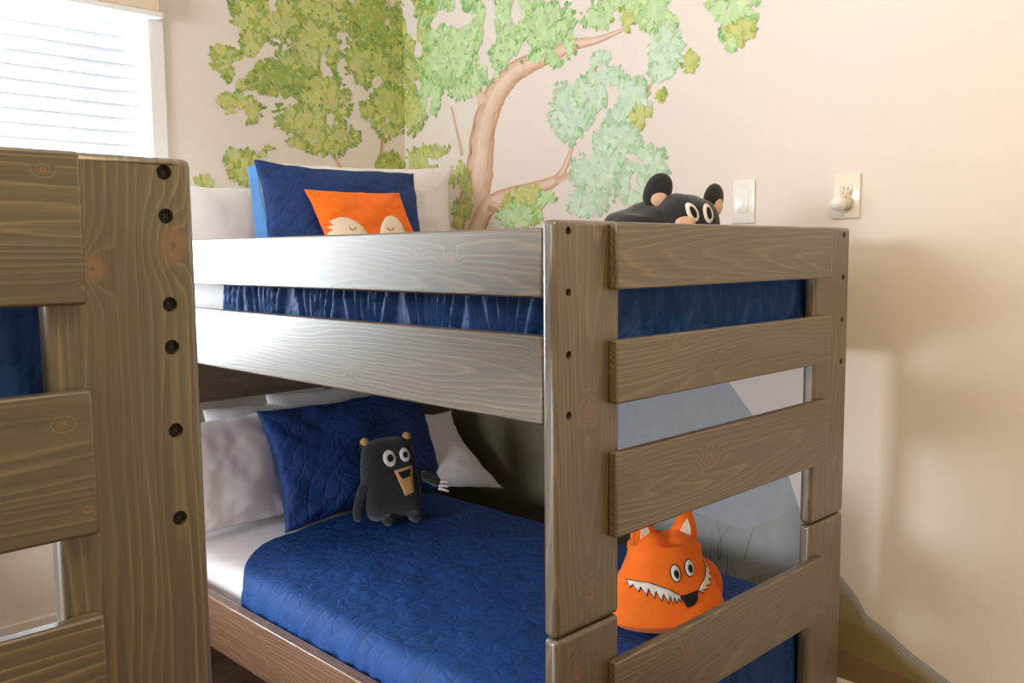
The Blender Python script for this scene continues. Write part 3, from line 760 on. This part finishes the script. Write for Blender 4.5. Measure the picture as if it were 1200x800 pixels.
def foliage(P, ca, cz, ra, rz, pal, dens=1.0, leaf=.034, amin=None, amax=None):
    """cluster of dabs: dark rim leaves pointing outward, mid leaves, then light dabs in the middle"""
    area_ = math.pi*ra*rz; n = int(area_*5200*dens)+14
    def ok(a): return (amin is None or a > amin) and (amax is None or a < amax)
    for layer, (lo, hi, cols, k) in enumerate(((.0, .80, pal[1], .16), (.45, 1.06, pal[0], .5), (.0, 1.0, pal[1], 1.0), (.0, .78, pal[2], .45))):
        for _ in range(int(n*k)):
            t = rng.random()*2*math.pi; r_ = math.sqrt(lo*lo+(hi*hi-lo*lo)*rng.random())
            lump = 1+.20*noise.noise(Vector((math.cos(t)*1.7+ca*5, math.sin(t)*1.7+cz*5, layer)))
            a, z = ca+ra*r_*lump*math.cos(t), cz+rz*r_*lump*math.sin(t)
            if not ok(a): continue
            if noise.noise(Vector((a*13, z*13, 5.5))) < (-.36 if P.wall == 'back' else -.29): continue
            ang = t+rng.uniform(-.9, .9) if r_ > .55 else rng.uniform(-2.6, -.5)
            L = leaf*rng.uniform(.6, 1.15)*(1.9 if layer == 0 else 1.5 if layer == 3 else 1)
            c_ = cols[rng.randrange(len(cols))]; j = rng.uniform(.93, 1.07)
            P.leaf(a-math.cos(ang)*L/2, z-math.sin(ang)*L/2, L, L*rng.uniform(.42, .62), ang, tuple(min(1, x*j) for x in c_))
def pal(*rows): return [[lin(*c_) for c_ in r_] for r_ in rows]
G_BACK = pal([(134, 160, 80), (150, 170, 84), (128, 156, 78)], [(160, 180, 92), (172, 188, 100), (180, 184, 94), (150, 176, 98)], [(200, 204, 132), (192, 202, 136), (206, 204, 124)])
G_MID = pal([(132, 178, 106), (148, 190, 120)], [(166, 204, 140), (178, 212, 152), (186, 212, 140)], [(200, 224, 170), (194, 220, 170)])
G_PALE = pal([(166, 204, 158), (156, 198, 150)], [(188, 216, 178), (196, 220, 186), (182, 214, 180)], [(208, 228, 200), (204, 226, 204)])
G_YEL = pal([(150, 168, 80), (166, 180, 92)], [(182, 194, 108), (190, 196, 112)], [(206, 208, 136), (198, 206, 132)])
BR = [lin(*c_) for c_ in ((208, 168, 140), (232, 202, 180), (238, 212, 192), (226, 192, 166), (204, 158, 126))]
BRL = [lin(*c_) for c_ in ((214, 176, 150), (224, 190, 166))]
TRUNKS = {'right': [
    ([(1.653, 1.403), (1.606, 1.533), (1.574, 1.661), (1.548, 1.802), (1.485, 1.914), (1.43, 1.957), (1.372, 1.987), (1.286, 2.004), (1.183, 2.02), (1.084, 2.033), (0.99, 2.031), (0.876, 2.047)], 0.2001, 0.0100, BR),
    ([(1.551, 1.897), (1.573, 1.95), (1.586, 2.028)], 0.0585, 0.0146, BR[1:4]),
    ([(1.603, 1.402), (1.539, 1.498), (1.445, 1.535), (1.311, 1.559), (1.185, 1.582), (1.129, 1.637), (1.097, 1.713)], 0.1064, 0.0120, BR),
    ([(1.185, 1.582), (1.113, 1.601), (1.066, 1.632)], 0.0293, 0.0080, BRL),
    ([(1.529, 1.513), (1.468, 1.495), (1.437, 1.459)], 0.0514, 0.0187, BR[3:]),
    ([(1.671, 1.71), (1.699, 1.801), (1.732, 1.903)], 0.0200, 0.0104, BRL),
    ([(1.028, 1.819), (1.005, 1.901), (0.99, 1.954)], 0.0155, 0.0075, BRL),
    ([(0.789, 1.818), (0.763, 1.867), (0.74, 1.903)], 0.0135, 0.0067, BRL),
], 'back': [
    ([(0.987, 1.643), (0.949, 1.697), (0.909, 1.759)], 0.0200, 0.0115, BRL),
    ([(1.157, 1.652), (1.173, 1.755), (1.18, 1.841)], 0.0260, 0.0167, BR[3:]),
    ([(1.28, 2.16), (1.247, 2.257), (1.22, 2.353)], 0.0273, 0.0132, BRL),
]}
CLUST = [
    ('b', 0.738, 2.227, 0.206, 0.123, G_BACK, 1),
    ('b', 0.598, 2.156, 0.074, 0.102, G_BACK, 0.9),
    ('b', 0.621, 2.080, 0.061, 0.060, G_BACK, 0.9),
    ('b', 0.984, 2.283, 0.236, 0.096, G_BACK, 1),
    ('b', 0.874, 2.117, 0.113, 0.114, G_BACK, 1),
    ('b', 0.690, 1.976, 0.147, 0.062, G_BACK, 1),
    ('b', 0.512, 2.013, 0.071, 0.048, G_BACK, 0.8),
    ('b', 0.567, 1.961, 0.081, 0.042, G_BACK, 0.8),
    ('b', 0.495, 2.046, 0.052, 0.018, G_BACK, 0.6),
    ('b', 0.816, 2.005, 0.148, 0.094, G_BACK, 1.1),
    ('b', 0.898, 1.929, 0.130, 0.096, G_BACK, 1.1),
    ('b', 0.837, 1.836, 0.157, 0.064, G_BACK, 1),
    ('b', 0.893, 1.767, 0.115, 0.055, G_BACK, 0.9),
    ('b', 0.997, 1.792, 0.072, 0.040, G_BACK, 0.7),
    ('b', 0.561, 1.856, 0.074, 0.054, G_BACK, 0.9),
    ('b', 0.497, 1.876, 0.033, 0.021, G_BACK, 0.8),
    ('b', 0.766, 1.742, 0.037, 0.028, G_BACK, 0.6),
    ('b', 1.137, 2.272, 0.151, 0.132, G_BACK, 1.1),
    ('b', 1.088, 2.099, 0.082, 0.106, G_BACK, 1),
    ('b', 1.214, 2.066, 0.103, 0.136, G_BACK, 1.1),
    ('b', 1.209, 1.912, 0.104, 0.110, G_BACK, 1.1),
    ('b', 1.102, 1.908, 0.041, 0.034, G_BACK, 0.8),
    ('b', 1.248, 2.223, 0.079, 0.136, G_BACK, 1.1),
    ('b', 0.570, 1.648, 0.081, 0.061, G_BACK, 0.8),
    ('b', 0.656, 1.687, 0.035, 0.044, G_YEL, 0.7),
    ('b', 0.623, 1.614, 0.139, 0.028, G_YEL, 0.8),
    ('b', 0.397, 1.588, 0.035, 0.021, G_BACK, 0.8),
    ('b', 0.510, 1.669, 0.030, 0.042, G_BACK, 0.7),
    ('b', 1.215, 1.672, 0.079, 0.076, G_YEL, 1.2),
    ('r', 1.926, 2.077, 0.120, 0.207, G_BACK, 1.1),
    ('r', 1.932, 2.246, 0.120, 0.133, G_BACK, 1),
    ('r', 1.968, 1.913, 0.078, 0.096, G_BACK, 1),
    ('r', 1.857, 1.984, 0.075, 0.113, G_MID, 1),
    ('r', 1.728, 2.129, 0.181, 0.153, G_MID, 1),
    ('r', 1.776, 2.282, 0.205, 0.071, G_MID, 1),
    ('r', 1.652, 1.989, 0.108, 0.070, G_MID, 0.9),
    ('r', 1.897, 1.684, 0.186, 0.081, G_YEL, 1.2),
    ('r', 1.744, 1.670, 0.072, 0.072, G_YEL, 1.2),
    ('r', 1.660, 1.559, 0.045, 0.104, G_YEL, 1.2),
    ('r', 1.696, 1.487, 0.041, 0.060, G_BACK, 1),
    ('r', 1.469, 2.177, 0.225, 0.109, G_MID, 1),
    ('r', 1.395, 2.060, 0.115, 0.060, G_MID, 0.8),
    ('r', 1.507, 2.001, 0.055, 0.043, G_MID, 0.7),
    ('r', 1.227, 2.120, 0.147, 0.080, G_MID, 1),
    ('r', 1.163, 2.046, 0.080, 0.074, G_MID, 1),
    ('r', 1.274, 2.047, 0.058, 0.041, G_MID, 0.8),
    ('r', 0.890, 2.112, 0.174, 0.054, G_MID, 0.9),
    ('r', 0.734, 2.070, 0.097, 0.062, G_MID, 0.9),
    ('r', 0.984, 1.967, 0.047, 0.025, G_PALE, 0.9),
    ('r', 0.716, 1.956, 0.065, 0.073, G_PALE, 1),
    ('r', 0.731, 1.889, 0.049, 0.026, G_PALE, 0.8),
    ('r', 0.626, 1.902, 0.031, 0.028, G_YEL, 0.5),
    ('r', 0.499, 2.014, 0.103, 0.063, G_MID, 1),
    ('r', 0.451, 1.962, 0.050, 0.039, G_YEL, 0.8),
    ('r', 0.478, 1.933, 0.014, 0.019, G_MID, 0.7),
    ('r', 0.883, 2.072, 0.049, 0.043, G_YEL, 0.4),
    ('r', 1.107, 1.814, 0.109, 0.103, G_PALE, 1.1),
    ('r', 0.975, 1.868, 0.117, 0.078, G_PALE, 1.1),
    ('r', 0.867, 1.819, 0.097, 0.081, G_PALE, 1.1),
    ('r', 0.806, 1.766, 0.047, 0.038, G_YEL, 0.5),
    ('r', 0.730, 1.818, 0.020, 0.016, G_YEL, 0.6),
    ('r', 0.912, 1.681, 0.100, 0.094, G_PALE, 1.2),
    ('r', 0.994, 1.604, 0.127, 0.073, G_PALE, 1.2),
    ('r', 0.786, 1.590, 0.088, 0.086, G_PALE, 1.1),
    ('r', 1.030, 1.503, 0.099, 0.052, G_PALE, 0.9),
    ('r', 0.830, 1.533, 0.076, 0.054, G_PALE, 0.9),
    ('r', 1.316, 1.504, 0.138, 0.073, G_YEL, 0.9),
    ('r', 1.368, 1.469, 0.116, 0.044, G_MID, 0.9),
    ('r', 1.228, 1.524, 0.041, 0.042, G_MID, 0.8),
]
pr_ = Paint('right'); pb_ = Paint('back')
# painted hills low on the right wall
HG = [lin(172, 177, 182), lin(166, 168, 166), lin(160, 156, 138), lin(152, 140, 104), lin(140, 126, 82), lin(132, 108, 78)]
ridge = [(YB-.002, 1.0), (1.6, 1.02), (1.2, 1.04), (.8, 1.03), (.60, 1.0), (.485, .95), (.378, .832), (.30, .74), (.267, .675), (.225, .57), (.16, .47), (.093, .414), (.055, .375), (.03, .335), (-.03, .305), (-.10, .262), (-.187, .222), (-.34, .15), (-.55, .09)]
den_ = []
for (a0, z0), (a1, z1) in zip(ridge, ridge[1:]):
    for q in range(6): den_.append((a0+(a1-a0)*q/6, z0+(z1-z0)*q/6))
den_.append(ridge[-1])
for k, c_ in enumerate(HG):
    lv = (9, .66, .48, .37, .30, .20)[k]
    pts = [(a, max(.131, min(z-(.012*k if k else 0), lv-.16*min(1, max(0, (a-.12)/.3))+.03*noise.noise(Vector((a*4, k, 0)))))) for a, z in den_]
    pr_.tri(pts+[(pts[-1][0], .13), (YB-.002, .13)], c_)
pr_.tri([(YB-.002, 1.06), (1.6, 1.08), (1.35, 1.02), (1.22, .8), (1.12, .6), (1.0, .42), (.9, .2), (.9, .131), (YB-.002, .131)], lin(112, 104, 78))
for i in range(22):
    a = rng.uniform(.2, .95); z = rng.uniform(.24, .40) if a > .05 else rng.uniform(.14, .22)
    pr_.stroke([(a, z), (a-.006*rng.uniform(-1, 2), z+.05), (a-.02*rng.uniform(-1, 2), z+rng.uniform(.07, .12))], .004, .001, [lin(110, 104, 84)])
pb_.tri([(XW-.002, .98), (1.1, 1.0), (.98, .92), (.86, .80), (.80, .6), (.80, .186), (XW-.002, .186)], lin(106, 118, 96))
# trunk, limbs and twigs
for pts, w0, w1, cols in TRUNKS['right']: pr_.stroke(pts, w0, w1, cols)
for pts, w0, w1, cols in TRUNKS['back']: pb_.stroke(pts, w0, w1, cols)
for P_, ca, cz, ra, rz, pl, dn in CLUST:
    foliage(pr_ if P_ == 'r' else pb_, ca, cz, ra, rz, pl, dn, .024, None, (YB-.001) if P_ == 'r' else (XW-.001))
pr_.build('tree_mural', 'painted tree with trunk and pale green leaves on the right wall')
pb_.build('tree_mural', 'painted green leafy branches on the back wall beside the window')

for o_ in COL.objects:
    if o_.get('category') == 'pillow': o_['group'] = 'pillows on the lower bunk' if 'lower bunk' in o_['label'] else 'pillows on the upper bunk'
    if o_.get('category') == 'quilt': o_['group'] = 'blue quilts on the bunks'
    if o_.get('category') == 'mattress': o_['group'] = 'mattresses on the bunks'
